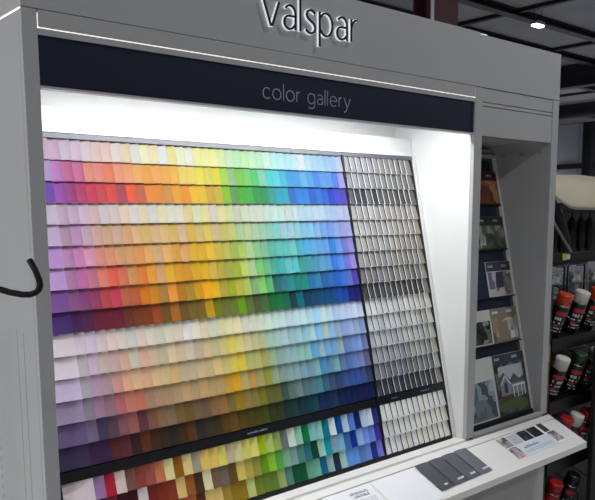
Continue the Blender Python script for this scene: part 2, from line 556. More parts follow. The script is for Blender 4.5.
# LED bar hidden behind the fascia
led = empty('led_light_bar', (0.715, 0.065, 1.973))
tag(led, 'white strip light behind the navy sign board shining on the paint chips', 'lamp')
MB().box(-0.64, 0.64, -0.02, 0.02, -0.012, 0.0).build('housing', 'alu', led)
for x in (-0.5, 0.5):
    MB().box(x - 0.015, x + 0.015, -0.012, 0.012, 0.0, 0.0265).build('mount', 'alu', led)
MB().box(-0.635, 0.635, -0.016, 0.016, -0.024, -0.0122).build('diffuser', 'led', led)
ld = bpy.data.lights.new('led_light', 'AREA')
ld.shape = 'RECTANGLE'
ld.size, ld.size_y = 1.26, 0.032
ld.energy = LED_POWER
ld.color = (0.98, 0.99, 1.0)
lo = bpy.data.objects.new('led_light', ld)
COL.objects.link(lo)
lo.parent = led
lo.location = (0, 0, -0.026)
lo.rotation_euler = (math.radians(LED_TILT), 0, 0)

# ------------------------------------------------------------------ the sloping chip rack
def rack_matrix(y_top, z_top, length, u):
    up = Vector((0, -u[0], -u[1]))
    n = Vector((1, 0, 0)).cross(up)
    o = Vector((0, y_top, z_top)) - up * length
    return Matrix(((1, up.x, n.x, o.x), (0, up.y, n.y, o.y), (0, up.z, n.z, o.z), (0, 0, 0, 1)))
LR = 1.058
RM = rack_matrix(0.2775, 1.8007, LR, (-0.2105205, -0.9775894))
def V(s):                        # distance down the slope -> height on the rack
    return LR - s
rack = empty('chip_rack', RM)
tag(rack, 'tilted black rack of ledges holding rows of paint chips in the large bay', 'rack')
MB().box(0.004, 1.52, 0.0, LR, -0.014, 0.0).build('back_board', 'rack_black', rack)
MB().box(0.01, 1.512, V(0.0165), V(0.003), 0.0004, 0.010).build('top_channel', 'rack_grey', rack, bevel=0.001)
MB().box(0.01, 1.512, V(0.002), V(-0.012), 0.0004, 0.011).build('top_trim', 'inner_white', rack, bevel=0.001)
MB().box(1.498, 1.507, 0.0, V(0.013), 0.0004, 0.008).build('edge_strip', 'rack_black', rack)
MB().box(1.508, 1.5225, 0.0, LR, 0.0004, 0.012).build('side_trim', 'inner_white', rack, bevel=0.001)
MB().box(0.004, 0.036, 0.0, LR, 0.0004, 0.006).build('edge_strip', 'rack_black', rack)
MB().box(1.1385, 1.1475, 0.0, V(0.013), 0.0004, 0.0135).build('divider', 'rack_black', rack)
strip = MB().box(0.036, 1.498, V(0.874), V(0.8475), 0.0004, 0.0085).build('label_strip', 'rack_black', rack)
MB().box(0.036, 1.498, 0.0, V(1.043), 0.0004, 0.012).build('bottom_rail', 'rack_black', rack)
MB().box(0.004, 1.5225, -0.0165, -0.0003, -0.012, 0.013).build('base_trim', 'laminate', rack, bevel=0.001)
for x0, n in ((0.598, 15), (1.215, 6), (1.37, 8)):                 # tiny unreadable print on the strip
    b = MB()
    x = x0
    for k in range(n):
        w = random.uniform(0.002, 0.0045)
        b.box(x, x + w, V(0.8625), V(0.8625) + random.choice((0.004, 0.004, 0.006)), 0.0086, 0.0089)
        x += w + random.choice((0.0012, 0.0012, 0.003))
    b.build('print', 'ink_blue', strip)
def row_s(r):                    # top of a row of chips
    return 0.0175 + 0.0551 * (r - 1) if r <= 15 else 0.876 + 0.0555 * (r - 16)
for r in range(1, 19):
    s1 = row_s(r) + 0.0553
    for a, c in ((0.038, 1.138), (1.148, 1.497)):
        MB().box(a, c, V(s1) - 0.0009, V(s1) + 0.0002, 0.0003, 0.0035).build('ledge', 'clear_ledge', rack)

# ------------------------------------------------------------------ paint chips
CHIP_ROWS = [
    "F5D0F0 F5D0F0 EFDDF2 F3D5EA F0DCEA F8CFC8 F7D2C4 F3E4DC F5DCB0 E8EAE4 F6F6C0 F5E8B0 ECEFF0 F8E88A F0F4C8 F0EFE0 F6F59A F3F29A F4F39A DDF2A4 CFF0C0 BDF5B8 C5F5A8 D0F8C8 BFF5C8 D5FAE0 B8F8F0 C0F5FA B0F0FA CDEFFC E6F3FD C0EAFA B0E0FC A8DDFC A5D2FC A5D2FC D0DEFD",
    "D8B8F5 F098F0 EE70B0 EE70B0 FF9878 FF9080 FF8050 FFA070 FFA868 FFB450 FFA820 FFB050 FBB030 FFBC18 FCD860 F6E050 F8E828 E8DC50 F0E010 A8E030 98C888 74D62C 78D868 40D870 88D8B8 38DDD8 48E0E8 30C8E8 28A8F0 28A8F0 60C0F8 40B0F8 3090F8 58A8FF 58A8FF 4888FF B8B0FF",
    "8848D0 C058D8 B84098 D83078 E82858 E03848 F04030 B83850 FF5810 D06038 F89018 F08C10 D89838 F8A800 F89808 FBC000 F0C800 D8A818 D0B830 88C808 58A050 40B418 30B830 10A048 089858 10A890 08B0C8 08B0C8 0870C8 1888F0 1888F0 0060D0 0878E8 0868E0 0040D8 3850E0 5848D0",
    "EDE0F5 E6C8E4 E4C8E8 EACCE2 EAC4C4 DDD6D4 E6D0D0 F0D8BE E6DAD8 E6DCB4 DADAD2 E8DEB4 DCE0C8 E0DEC8 E2D090 DADCB4 E2DC98 D6CFC0 E2DC98 CFDCA0 C6CCB8 D0DCB8 D4DCC8 D2DACC C8E0D0 C8E8DC C8E8DC CCDDD8 CCE0E4 B8D8E4 B8DCEC C0D8EC C0D8EE B4D0F0 B4CCF2 C0CEF0 C8CEF0",
    "E4CCF4 D8B0CC DDA8DD DDB8CC E6B8AA E0B490 DDB8A0 E2AE7C E6BC88 DDB868 DDB88C E2BE78 DCB860 D8B898 DDB848 D6B878 DCC858 D0B890 C8C068 C4CC70 B0CC98 B8D098 B0CCA8 A0CCB0 90D0B8 80D0C8 A0CCD8 A0CCD8 90D0D8 88C4E0 88C8F0 88BCEC 78ACEC 78A4EC 98B4F0 A0A8E8 B0B4EC",
    "D8A8F0 D8A0D0 E898D0 F0A8C8 F09890 F0A078 E0A878 E4A870 EE9E58 F0B068 D8B080 ECB868 E0A440 E0A868 E0B028 E0B028 ECC030 D0B848 C4BC58 A0B850 B0C860 B0D098 90C888 80C098 60B8A8 60C0B8 60C0B8 70C8C8 50B0C8 50B0E0 60B0E0 60A8E0 68A0E8 3888E0 68A0EC 7880D8 9898E0",
    "D8B0F0 C890C0 D878B8 D08098 F08878 F06850 E07858 D89858 E88038 ECA038 D8A870 E8B028 E09C20 D89828 D8A818 E0B010 D0B048 B8A838 A0A848 A4B038 C0D068 A8C890 78C870 68B888 48A898 40B0B0 60C0C0 58C0C8 38A098 4898A8 4898B8 58A0C8 5898D0 3878E0 5890E8 7078D8 A090E0",
    "8858A8 A06098 904880 A04068 C04850 D04058 C06848 C06038 D87818 D08818 B08038 E8983A B87818 A88828 D09808 F0A808 E0B008 B0A038 98A818 B8B040 A8C058 80A870 80C868 58B070 286868 287880 288888 188078 108878 2070A0 3080B0 2860A0 2868B0 2060C0 3070D0 5870C0 5840B0",
    "503078 4C2058 582050 701838 701830 70182F 703020 803818 803818 A04818 705018 A86818 705020 786020 786020 C09808 707808 687030 687828 6C9808 587028 485830 486838 106830 087038 086848 003848 006878 003858 004068 004878 004878 004880 0848A0 1040A0 081870 081868",
    "EADDE2 DDD0DA DCCBE0 DCC8CC E4CCC8 DCD0C8 CCCCC4 D8C8B8 D8D0C0 C8C8B4 D4D0B8 D4C8B8 D8D8D4 DCD4C0 D4C8A8 C4CCB8 D0C89C D0D0A8 D8D0A4 C8C8B0 C8CCB8 C4CCB8 C0D4C4 B8D0CC B8D0D0 B0C8D0 B0D0D4 B8D4DC A8CCD8 A0CCE8 B8D4D8 B0CCDC A0BCDC B0C4E0 B0C0E0 C0CCE8 B8C4E0",
    "E4DCF0 C4B8BC CCB8CC CCB4AC C8ACA4 D4AE98 C8C0B0 D4AC94 CCB49C BCB098 D4C098 CCB494 C4B8A8 B4A890 CCB088 B8B088 C4B878 D0C058 CCC078 C0B888 B4B080 A8B088 98B8A0 98B8B0 A0BCBC 90B0B8 90B8C4 88B4C0 A0C4C8 78B0D8 A0B8B0 80B0D0 90A0B8 8098C8 90A4CC 88A0C0 8090B8",
    "CBBEDC B0A8B4 BC98B0 B0989C CC9890 DCAC88 D8B48C D4A884 D4B488 C8B480 D0AC78 B8A888 B8A888 C0AC88 BCA878 D0B878 C0B070 CCBC50 CCB83C A8A868 A8A868 A09C58 90A888 80A098 88A8A8 88A8B0 80B0A8 80AEA8 5898C8 80A8B0 6898C0 6898C0 88A0A8 6078A8 6888C0 7090C8 687098",
    "9888A8 888090 A07890 907080 B06868 C07868 C07058 A08068 A88868 A88868 A89068 B89870 A89068 B89868 AC9060 AC9060 B89038 C89818 A89C60 B08848 989058 888838 889878 789088 789898 789898 7094A0 688CA0 74A09C 4080B0 508098 6898A0 507090 4868A0 5878B0 6878A8 585880",
    "605478 706480 443858 584050 80505C 905850 603040 785040 806048 786850 705830 685028 705840 685440 806040 8C6438 706030 8C7018 887038 787038 706C18 585C28 585C28 384848 506860 607878 486870 506878 407880 305870 304860 283C60 304878 304888 304888 304878 303858",
    "3A3050 3C2048 3C2048 582828 602C34 382028 603018 402818 382818 282820 402A14 583418 282828 383020 383020 583C10 604818 504010 484014 484010 404810 303818 303818 183030 183838 103038 003848 104048 082850 082850 103050 082048 001848 001848 081848 081848 081848",
    "C0B4B8 8C6C98 A01830 C4B4AC 68483F 803830 884840 B06848 D0BC88 805008 D0B078 908878 D0A858 D0A858 D8B458 A89C80 B8B080 B4B058 C0B868 88A010 98A858 7C9048 586060 B0BCB0 78A890 006038 6CA09C 70A8A0 006070 B0BCC8 003880 90A8B8 4868B0 081858 98A8B8 A8B4C4 202860",
    "B8A8B0 400820 702030 380818 380818 C8B8B8 682018 702818 783018 C8A868 885018 402818 C8C098 685040 605850 584018 B8A858 A09040 808038 588010 78A828 489040 709878 688888 407068 206068 003828 80B0A0 008098 708898 6898B8 305890 002878 7898C0 6080C8 5070B8 382880",
    "886070 582028 582028 984838 984838 C0A888 C0A888 784020 784020 9C5830 9C5830 502818 C8A868 C8A868 907830 806818 806818 A8B070 647020 587028 587028 889858 487068 004828 084828 548C74 609888 005878 809898 182838 8CACA8 5080C0 5080C0 4868A0 5878B8 182870 6868B8",
]
ROW_LIGHT = [3.5, 3.4, 2.8, 2.2, 1.9, 1.72, 1.44, 1.25, 1.19, .95, .86, .81, .76, .73, .84, .62, .62, .62]            # relative light on each row, used to find the card's own colour
NAMES = [('white', 'F2F2F2'), ('pale grey', 'D4D4D2'), ('grey', '9A9A9A'), ('dark grey', '5A5A5C'), ('near-black', '22242A'),
         ('cream', 'F3EBC8'), ('beige', 'D8C6A4'), ('tan', 'C2A070'), ('brown', '7C5230'), ('dark brown', '44301C'), ('taupe', '9A8468'),
         ('pale pink', 'F3D3D8'), ('pink', 'EC8FB4'), ('rose', 'C87C88'), ('magenta', 'C03A90'), ('red', 'DA2C34'), ('maroon', '6E1A2E'), ('rust', 'A8482A'),
         ('peach', 'FBC09C'), ('salmon', 'F58C74'), ('orange', 'F58A20'), ('amber', 'E0A428'), ('yellow', 'F4DC38'), ('pale yellow', 'F3EFA4'),
         ('mustard', 'B89028'), ('olive', '767020'), ('dark olive', '46461A'), ('lime', 'A4D438'), ('pale green', 'C6EBB8'), ('sage', 'A4B488'), ('green', '40A838'),
         ('dark green', '14542F'), ('mint', 'B4EFD8'), ('teal', '188A88'), ('dark teal', '0C4450'), ('turquoise', '38C8D0'), ('pale blue', 'BFE0F4'),
         ('sky blue', '70B4EC'), ('blue', '2878DC'), ('slate blue', '5C7A9C'), ('navy', '0C2058'), ('grey-blue', '9CB4C0'), ('periwinkle', '8C98DC'),
         ('lavender', 'CDBCEC'), ('lilac', 'E4C4E8'), ('orchid', 'DC84D8'), ('purple', '7C48B0'), ('plum', '5A3058'), ('mauve', 'A488A4'), ('indigo', '3C3484')]
def colour_name(h):
    a = [int(h[i:i + 2], 16) for i in (0, 2, 4)]
    return min(NAMES, key=lambda n: sum(w * (a[k] - int(n[1][2 * k:2 * k + 2], 16)) ** 2 for k, w in ((0, 2), (1, 4), (2, 3))))[0]
ONES = ['', 'first', 'second', 'third', 'fourth', 'fifth', 'sixth', 'seventh', 'eighth', 'ninth', 'tenth', 'eleventh', 'twelfth', 'thirteenth',
        'fourteenth', 'fifteenth', 'sixteenth', 'seventeenth', 'eighteenth', 'nineteenth']
def ordinal(n):
    if n < 20:
        return ONES[n]
    t = {2: 'twent', 3: 'thirt'}[n // 10]
    return t + 'ieth' if n % 10 == 0 else t + 'y-' + ONES[n % 10]

def chip_mesh(name, w, h, shape, th, face):
    """a slightly curled card with clipped top corners and white cut edges; shape(fx, fv) is how far it stands off the rack"""
    c = min(0.004, w * 0.15)
    xs = (-w / 2, -w / 2 + c, 0, w / 2 - c, w / 2)
    fvs = (0.0, 0.22, 0.55, 1.0)
    nx, nv = len(xs), len(fvs)
    vs_, fs, mi = [], [], []
    for back in (0, 1):
        for i, x in enumerate(xs):
            for fv in fvs:
                v = fv * h - (c * 0.7 if fv == 1.0 and i in (0, nx - 1) else 0)
                vs_.append((x, v, shape(x / w + 0.5, fv) - back * th))
    m = nx * nv
    for i in range(nx - 1):
        for j in range(nv - 1):
            a, b2 = i * nv + j, (i + 1) * nv + j
            fs.append((a, b2, b2 + 1, a + 1)); mi.append(0)
            fs.append((m + a, m + a + 1, m + b2 + 1, m + b2)); mi.append(1)
        a, b2 = i * nv, (i + 1) * nv
        fs.append((a, m + a, m + b2, b2)); mi.append(1)
        a, b2 = a + nv - 1, b2 + nv - 1
        fs.append((a, b2, m + b2, m + a)); mi.append(1)
    for j in range(nv - 1):
        fs.append((j, j + 1, m + j + 1, m + j)); mi.append(1)
        a = (nx - 1) * nv + j
        fs.append((a, m + a, m + a + 1, a + 1)); mi.append(1)
    me = bpy.data.meshes.new(name)
    me.from_pydata(vs_, [], fs)
    me.materials.append(MATS[face]); me.materials.append(MATS['card_edge'])
    me.polygons.foreach_set('material_index', mi)
    me.polygons.foreach_set('use_smooth', [True] * len(mi))
    me.update()
    me.set_sharp_from_angle(angle=math.radians(45))
    return me

PITCH = (1.137 - 0.117) / 36
CH = 0.0582
def curl(fx, fv):                                            # right edge and bottom edge lift off the rack
    return 0.0012 + 0.0066 * fx ** 2.4 + 0.0046 * (1 - fv) ** 2
def bowed(fx, fv):                                           # thick bowed stacks, left edge proud
    return 0.0020 + 0.0062 * (1 - fx) + 0.0012 * math.sin(math.pi * fx) + 0.0062 * (1 - fv) ** 1.5
M_COL = chip_mesh('paint_chip', PITCH + 0.0011, CH, curl, 0.0012, 'chip_face')
M_WIDE = chip_mesh('paint_chip_wide', 0.078, CH, curl, 0.0012, 'chip_face')
NP = (1.463 - 1.150) / 11
NW = 0.0272
M_NEU = chip_mesh('neutral_chip', NW, CH, bowed, 0.0035, 'chip_face')
M_LAST = chip_mesh('neutral_chip_wide', 0.034, CH, bowed, 0.0035, 'chip_face')

def proj(p):
    d = p - CAM
    c = [sum(ROT[k][i] * d[k] for k in range(3)) for i in range(3)]
    return PPX + F_PX * c[0] / c[2], PPY + F_PX * c[1] / c[2], c[2]

coloured = []
for r in range(1, 19):
    for c, hx in enumerate(CHIP_ROWS[r - 1].split()):
        x = 0.117 - 0.039 if c == 0 else 0.117 + PITCH * (c - 0.5)
        vb = V(row_s(r) + 0.0550)
        ctr = RM @ Vector((x, vb + 0.028, 0.008))
        right = RM @ Vector((x + 0.010, vb + 0.05, 0.008))
        px, py, depth = proj(ctr)
        t = (0.0 - CAM.y) / (right.y - CAM.y)
        seen = CAM.x + (right.x - CAM.x) * t > 0.001 and proj(RM @ Vector((x, vb + 0.056, 0.008)))[1] < 497
        coloured.append(dict(r=r, c=c, hx=hx, x=x, vb=vb, depth=depth, seen=seen))
big = sorted([k for k in coloured if k['seen']], key=lambda k: (k['c'] != 0, k['depth']))[:300]
big_ids = {(k['r'], k['c']) for k in big}

def chip_colour(hx, r):
    g = ROW_LIGHT[r - 1]
    return tuple(min(0.9, v / g) for v in lin(hx))

def place(x, vb, j=1.0):
    return RM @ Matrix.Translation((x + random.uniform(-.0003, .0003) * j, vb + random.uniform(-.0002, .0012) * j, random.uniform(0, .0006) * j)) \
        @ Matrix.Rotation(random.uniform(-.008, .008) * j, 4, 'Z')

bulk_v, bulk_f, bulk_m, bulk_c = [], [], [], []
for k in coloured:
    me = M_WIDE if k['c'] == 0 else M_COL
    mw = place(k['x'], k['vb'])
    rgb = chip_colour(k['hx'], k['r'])
    if (k['r'], k['c']) in big_ids:
        o = bpy.data.objects.new('paint_chip', me)
        COL.objects.link(o)
        o.matrix_world = mw
        o.color = (*rgb, 1)
        vis = [q for q in coloured if q['r'] == k['r'] and q['seen']]
        pos = sum(1 for q in vis if q['c'] <= k['c'])
        if pos <= 19:
            where = '%s from the left' % ordinal(pos)
        else:
            where = '%s left of the black divider' % ordinal(37 - k['c'])
        tag(o, '%s paint chip, %s row from the top, %s' % (colour_name(k['hx']), ordinal(k['r']), where), 'paint chip', 'coloured paint chips in the rack')
    else:
        o0 = len(bulk_v)
        bulk_v += [tuple(mw @ v.co) for v in me.vertices]
        for p in me.polygons:
            bulk_f.append(tuple(o0 + i for i in p.vertices))
            bulk_m.append(p.material_index)
            bulk_c += [(*rgb, 1)] * len(p.vertices)
me = bpy.data.meshes.new('paint_chips')
me.from_pydata(bulk_v, [], bulk_f)
me.materials.append(MATS['chip_face_bulk']); me.materials.append(MATS['card_edge'])
me.polygons.foreach_set('material_index', bulk_m)
me.polygons.foreach_set('use_smooth', [True] * len(bulk_m))
me.update()
me.set_sharp_from_angle(angle=math.radians(40))
ca = me.color_attributes.new('chip_colour', 'FLOAT_COLOR', 'CORNER')
ca.data.foreach_set('color', [v for c in bulk_c for v in c])
me.update()
bulk = bpy.data.objects.new('paint_chips', me)
COL.objects.link(bulk)
tag(bulk, 'the smaller coloured paint chips filling the upper and far rows of the rack', 'paint chips', 'coloured paint chips in the rack', 'stuff')

NEUTRAL = 'ECE9EE D4D6DA 888E96 E2DFDB D2CFCB C2BFBB AEABA8 8C8A89 4C4C50 CFD2D2 BCC0C0 A8ABAD 8E9296 70747A 40454E CDCDCC C9C8C5 C7C6C3'.split()
for r in range(1, 19):
    for c in range(12):
        x = 1.1505 + NP * c + (NW if c < 11 else 0.034) / 2
        vb = V(row_s(r) + 0.0550)
        base = [int(NEUTRAL[r - 1][i:i + 2], 16) for i in (0, 2, 4)]
        k = random.uniform(-16, 10)
        if r == 3 and c in (1, 2, 4):
            k -= 45
        warm = random.uniform(-3, 3) + (6 if c == 11 else 0) + (4 if r >= 16 and c in (3, 4, 5, 6) else 0) + (-4 if c < 6 else 2)
        lift = max(0, (190 - base[0])) * 0.55 if c == 11 else 0
        rgb = [max(8, min(250, int(base[0] + k + warm * 0.7 + lift))), max(8, min(250, int(base[1] + k + warm * 0.2 + lift))), max(8, min(250, int(base[2] + k - warm + lift)))]
        hx = '%02X%02X%02X' % tuple(rgb)
        o = bpy.data.objects.new('neutral_chip', M_NEU if c < 11 else M_LAST)
        COL.objects.link(o)
        o.matrix_world = place(x, vb)
        o.color = (*chip_colour(hx, r), 1)
        lum = sum(rgb) / 3
        shade = 'off-white' if lum > 215 else 'pale grey' if lum > 180 else 'mid grey' if lum > 120 else 'dark grey' if lum > 70 else 'charcoal'
        if c == 11 and lum > 120:
            shade = 'cream grey'
        tag(o, '%s neutral chip, %s row from the top, %s right of the divider' % (shade, ordinal(r), ordinal(c + 1)), 'neutral chip', 'neutral paint chips right of the divider')

# ------------------------------------------------------------------ brochure rack in the right bay
LB = 1.066
BM = rack_matrix(0.2673, 1.8134, LB, (-0.21197, -0.97728))
def VB(s):
    return LB - s
br = empty('brochure_rack', BM)
tag(br, 'tilted dark rack with five tiers of brochures in the right bay', 'rack')
MB().box(XC + 0.002, XD - 0.002, 0.0, LB, -0.014, 0.0).build('back_board', 'rack_grey', br)
MB().box(XD - 0.011, XD - 0.002, 0.0, LB, 0.0004, 0.016).build('side_trim', 'shelf_white', br, bevel=0.001)
MB().box(XC + 0.002, XC + 0.011, 0.0, LB, 0.0004, 0.016).build('side_trim', 'shelf_white', br, bevel=0.001)
MB().box(XC + 0.002, XD - 0.002, LB, LB + 0.012, -0.014, 0.016).build('top_trim', 'laminate', br, bevel=0.001)
MB().box(XC + 0.012, XD - 0.012, 0.0, VB(1.048), 0.0004, 0.02).build('bottom_rail', 'rack_black', br)
TIERS = [(0.060, 0.197), (0.246, 0.380), (0.431, 0.572), (0.619, 0.757), (0.803, 1.044)]
prev = 0.012
for (a, c) in TIERS:
    MB().box(XC + 0.014, XD - 0.034, VB(a + 0.012), VB(prev), 0.0004, 0.004).build('tier_panel', 'navy', br)
    MB().box(XC + 0.013, XD - 0.013, VB(c) - 0.004, VB(c), 0.0004, 0.017).build('tier_ledge', 'rack_black', br)
    prev = c + 0.005
photo_mat('ph_orange', ['8A4A30', 'B06038', 'C98A58', '9C9890', '6E3A2C'], 22)
photo_mat('ph_green', ['4A5A3A', '8A8C86', '5E6A4C', 'A8A8A4', '38402E'], 26)
photo_mat('ph_lilac', ['BDB6B2', '6E6A8C', '9C948C', 'C8C2BC', '7C7470'], 24)
photo_mat('ph_taupe', ['8C7866', 'A08A74', 'B8A898', '6A5A4C', 'C4B8AC'], 18)
photo_mat('ph_dark', ['3A3C34', '6A6C60', '2A2C28', '94968E'], 30)
photo_mat('ph_room', ['5E6E74', '8A989C', '4A585E', 'A8B2B4', '6E7C80'], 20)
photo_mat('ph_trees', ['3A4038', '545A50', '2C322C', '6A6E66'], 40)
mat('b_darkred', '4A1E20', 0.4); mat('b_green', '24352C', 0.4); mat('b_purple', '3C3A52', 0.4); mat('b_taupe', '86806F', 0.4)
mat('b_slate', '3C444A', 0.4); mat('b_cream', 'C9CBC4', 0.4); mat('b_navy', '1F2A40', 0.4)
mat('h_sky', 'AEB6BE', 0.4); mat('h_wall', '7E8890', 0.4); mat('h_roof', '565A5E', 0.4); mat('h_lawn', '4E5E3C', 0.4); mat('h_brick', '5E403A', 0.4); mat('h_white', 'D8D9D6', 0.4)
def brochure(x0, x1, tier, band, band_h, photo, cover, label, extra=None, bars=2, bar_mat='ink_grey'):
    a, c = TIERS[tier]
    w, h = x1 - x0, c - a
    root = empty('brochure', BM @ Matrix.Translation((x0, VB(c) + 0.0006, 0.0045)) @ Matrix.Rotation(random.uniform(-.002, .002), 4, 'Z'))
    tag(root, label, 'brochure', 'brochures in the tiered rack')
    MB().box(0, w, 0, h, 0, 0.006).build('pages', ['paper_white'], root)
    cv = MB().box(0.0003, w - 0.0003, 0.0003, h - 0.0003, 0.0061, 0.0066).build('cover', cover, root)
    MB().box(0.0005, w - 0.0005, h - band_h, h - 0.001, 0.0067, 0.0069).build('title_band', band, root)
    MB().box(0.006, w - 0.006, 0.006, h - band_h - 0.003, 0.0067, 0.0069).build('photo', photo, root)
    for k in range(bars):
        b = MB()
        xx = 0.012 + k * (w * 0.55)
        for q in range(6):
            ww = random.uniform(0.003, 0.007)
            if xx + ww < w - 0.008:
                b.box(xx, xx + ww, h - band_h * 0.62, h - band_h * 0.34, 0.00695, 0.0071)
            xx += ww + 0.0012
        b.build('title', bar_mat, root)
    if extra:
        extra(root, w, h)
    return root
def house(root, w, h):
    def poly(pts, m, z):
        MB().prism([(x * w, y * h) for x, y in pts], z, z + 0.0001, 'z').build('print', m, root)
    poly([(.12, .45), (.9, .45), (.9, .8), (.12, .8)], 'h_sky', .00700)
    poly([(.1, .4), (.1, .62), (.28, .7), (.45, .56), (.6, .66), (.75, .55), (.92, .6), (.92, .4)], 'h_roof', .00712)
    poly([(.14, .32), (.14, .52), (.3, .64), (.46, .5), (.46, .32)], 'h_wall', .00724)
    poly([(.46, .32), (.46, .5), (.88, .5), (.88, .32)], 'h_wall', .00724)
    poly([(.5, .44), (.92, .44), (.92, .47), (.5, .47)], 'h_white', .00736)
    for x in (.52, .64, .78, .88):
        poly([(x, .26), (x + .025, .26), (x + .025, .44), (x, .44)], 'h_white', .00736)
    poly([(.25, .36), (.35, .36), (.35, .5), (.3, .55), (.25, .5)], 'ink_dark', .00736)
    poly([(.1, .2), (.45, .2), (.45, .32), (.1, .32)], 'h_brick', .00736)
    poly([(.08, .06), (.92, .06), (.92, .2), (.55, .26), (.08, .2)], 'h_lawn', .0074)
    poly([(.14, .5), (.3, .66), (.47, .5), (.45, .485), (.3, .63), (.155, .485)], 'h_white', .00748)
def window_frame(root, w, h):
    def poly(pts, m, z):
        MB().prism([(x * w, y * h) for x, y in pts], z, z + 0.0001, 'z').build('print', m, root)
    poly([(.3, .25), (.62, .25), (.66, .7), (.36, .7)], 'b_purple', .00705)
def wall_art(root, w, h):
    def poly(pts, m, z):
        MB().prism([(x * w, y * h) for x, y in pts], z, z + 0.0001, 'z').build('print', m, root)
    poly([(.66, .42), (.9, .42), (.9, .62), (.66, .62)], 'ink_grey', .00705)
    poly([(.22, .1), (.6, .1), (.6, .62), (.22, .62)], 'b_taupe', .00703)
    poly([(.66, .08), (.94, .08), (.94, .3), (.66, .3)], 'h_white', .00703)
xl0, xl1, xr0, xr1 = 1.583, 1.790, 1.800, 2.0065
brochure(xl0, xl1 + .03, 0, 'b_darkred', .034, 'ph_orange', 'b_darkred', 'dark red brochure with orange photo, left in the top tier')
brochure(xl1 + .033, xr1, 0, 'b_darkred', .034, 'ph_orange', 'b_darkred', 'dark red brochure with orange and white photo, right in the top tier')
brochure(xl0, xl1 + .03, 1, 'b_green', .034, 'ph_green', 'b_green', 'dark green brochure with grey chair photo, left in the second tier')
brochure(xl1 + .033, xr1, 1, 'b_green', .034, 'ph_green', 'b_green', 'dark green brochure with leafy photo, right in the second tier')
brochure(xl0, xl1 + .048, 2, 'b_navy', .036, 'b_navy', 'b_navy', 'plain navy brochure, left in the third tier')
brochure(xl1 + .052, xr1 + .001, 2, 'b_purple', .038, 'ph_lilac', 'b_cream', 'purple-topped brochure with a pale room photo in the third tier', window_frame)
brochure(xl0, xl1 + .03, 3, 'b_cream', .04, 'ph_dark', 'b_cream', 'white-topped brochure with dark photo in the fourth tier', bars=1, bar_mat='ink_dark')
brochure(xl1 + .034, xr1, 3, 'b_taupe', .034, 'ph_taupe', 'b_taupe', 'taupe brochure with a beige wall photo in the fourth tier', wall_art, bar_mat='label_white')
brochure(xl0, xl1 - .005, 4, 'b_cream', .085, 'ph_room', 'b_cream', 'white-topped brochure with blue-grey living room photo in the bottom tier', bars=1, bar_mat='ink_dark')
brochure(xl1 + .002, xr1, 4, 'b_slate', .035, 'ph_trees', 'b_slate', 'dark brochure with a house photo in the bottom tier', house)

# ------------------------------------------------------------------ things lying on the sloping shelf
SM = Matrix(((1, 0, 0, 0), (0, -su.x, sn.x, sa.x), (0, -su.y, sn.y, sa.y), (0, 0, 0, 1)))   # x right, y up the slope, z off it; y = -s
def on_shelf(x, s, rot=0.0):
    return SM @ Matrix.Translation((x, -s, 0.0008)) @ Matrix.Rotation(rot, 4, 'Z')
# folded grey fan card
fan = empty('colour_card', on_shelf(1.191, 0.1605, 0.02))
tag(fan, 'dark metallic grey fan-fold card with four stripes lying on the shelf', 'card')
wf, hf = 0.285, 0.125
for k in range(4):
    b = MB()
    x0 = k * wf / 4
    prof = [(x0 + wf / 4 * t, 0.0015 + 0.0035 * (1 - t) + 0.0025 * math.sin(math.pi * t)) for t in (0, .25, .5, .75, 1)]
    b.prism([(x, z) for x, z in prof] + [(x, z - 0.0012) for x, z in reversed(prof)], 0.0, hf, 'y')
    fl = b.build('fold', 'fan_grey_%d' % k, fan)
    b = MB()
    x = x0 + wf / 4 * 0.42
    for q in range((3, 6, 4, 7)[k]):
        w = random.uniform(0.0035, 0.006)
        b.box(x, x + w, 0.012, 0.0195, 0.0064, 0.0067)
        x += w + 0.0012
    b.build('print', 'silver_print', fl)
# photo strip with pale blue panel
mt = empty('photo_mat', on_shelf(1.640, 0.157, 0.015))
tag(mt, 'glossy strip of small photos around a pale blue text panel on the shelf', 'leaflet')
MB().box(0, 0.343, 0.0, 0.118, 0, 0.0008).build('sheet', 'paper_white', mt)
photo_mat('ph_room2', ['8A8C90', 'B8BABC', '5A5450', '9A9A9C'], 60)
photo_mat('ph_people', ['B98C80', '8E96A4', 'D0BEB4', '5A5A66', 'C4A49C'], 70)
mat('tile_light', 'B9BCC0', 0.35); mat('tile_dark', '2A2B2F', 0.35); mat('tile_brown', '4A3A36', 0.35)
photo_mat('tile_dark_pat', ['26272B', '34353A', '202124', '4A4B50'], 70)
for (x0, x1, y0, y1, m, nm) in ((.003, .058, .064, .115, 'ph_room2', 'photo'), (.063, .126, .064, .115, 'tile_light', 'swatch'), (.131, .196, .064, .115, 'tile_dark_pat', 'swatch'),
                                (.201, .266, .064, .115, 'tile_dark_pat', 'swatch'), (.282, .318, .07, .118, 'tile_brown', 'photo'),
                                (.003, .058, .003, .060, 'ph_people', 'photo'), (.285, .338, .012, .066, 'ph_people', 'photo'), (.062, .280, .003, .060, 'paper_blue', 'text_panel')):
    MB().box(x0, x1, y0, y1, 0.0009, 0.0012).build(nm, m, mt)
b = MB()
x = .088
for q in range(13):
    w = random.uniform(.005, .011)
    hgt = random.choice((.009, .009, .015))
    b.box(x, x + w * .8, .034, .034 + hgt, .00125, .0014)
    x += w
b.build('heading', 'ink_blue', mt)
b = MB()
for ln in range(2):
    x = .078
    while x < .26:
        w = random.uniform(.006, .014)
        b.box(x, x + w, .014 + ln * .008, .017 + ln * .008, .00125, .0014)
        x += w + .003
b.build('small_print', 'ink_grey', mt)
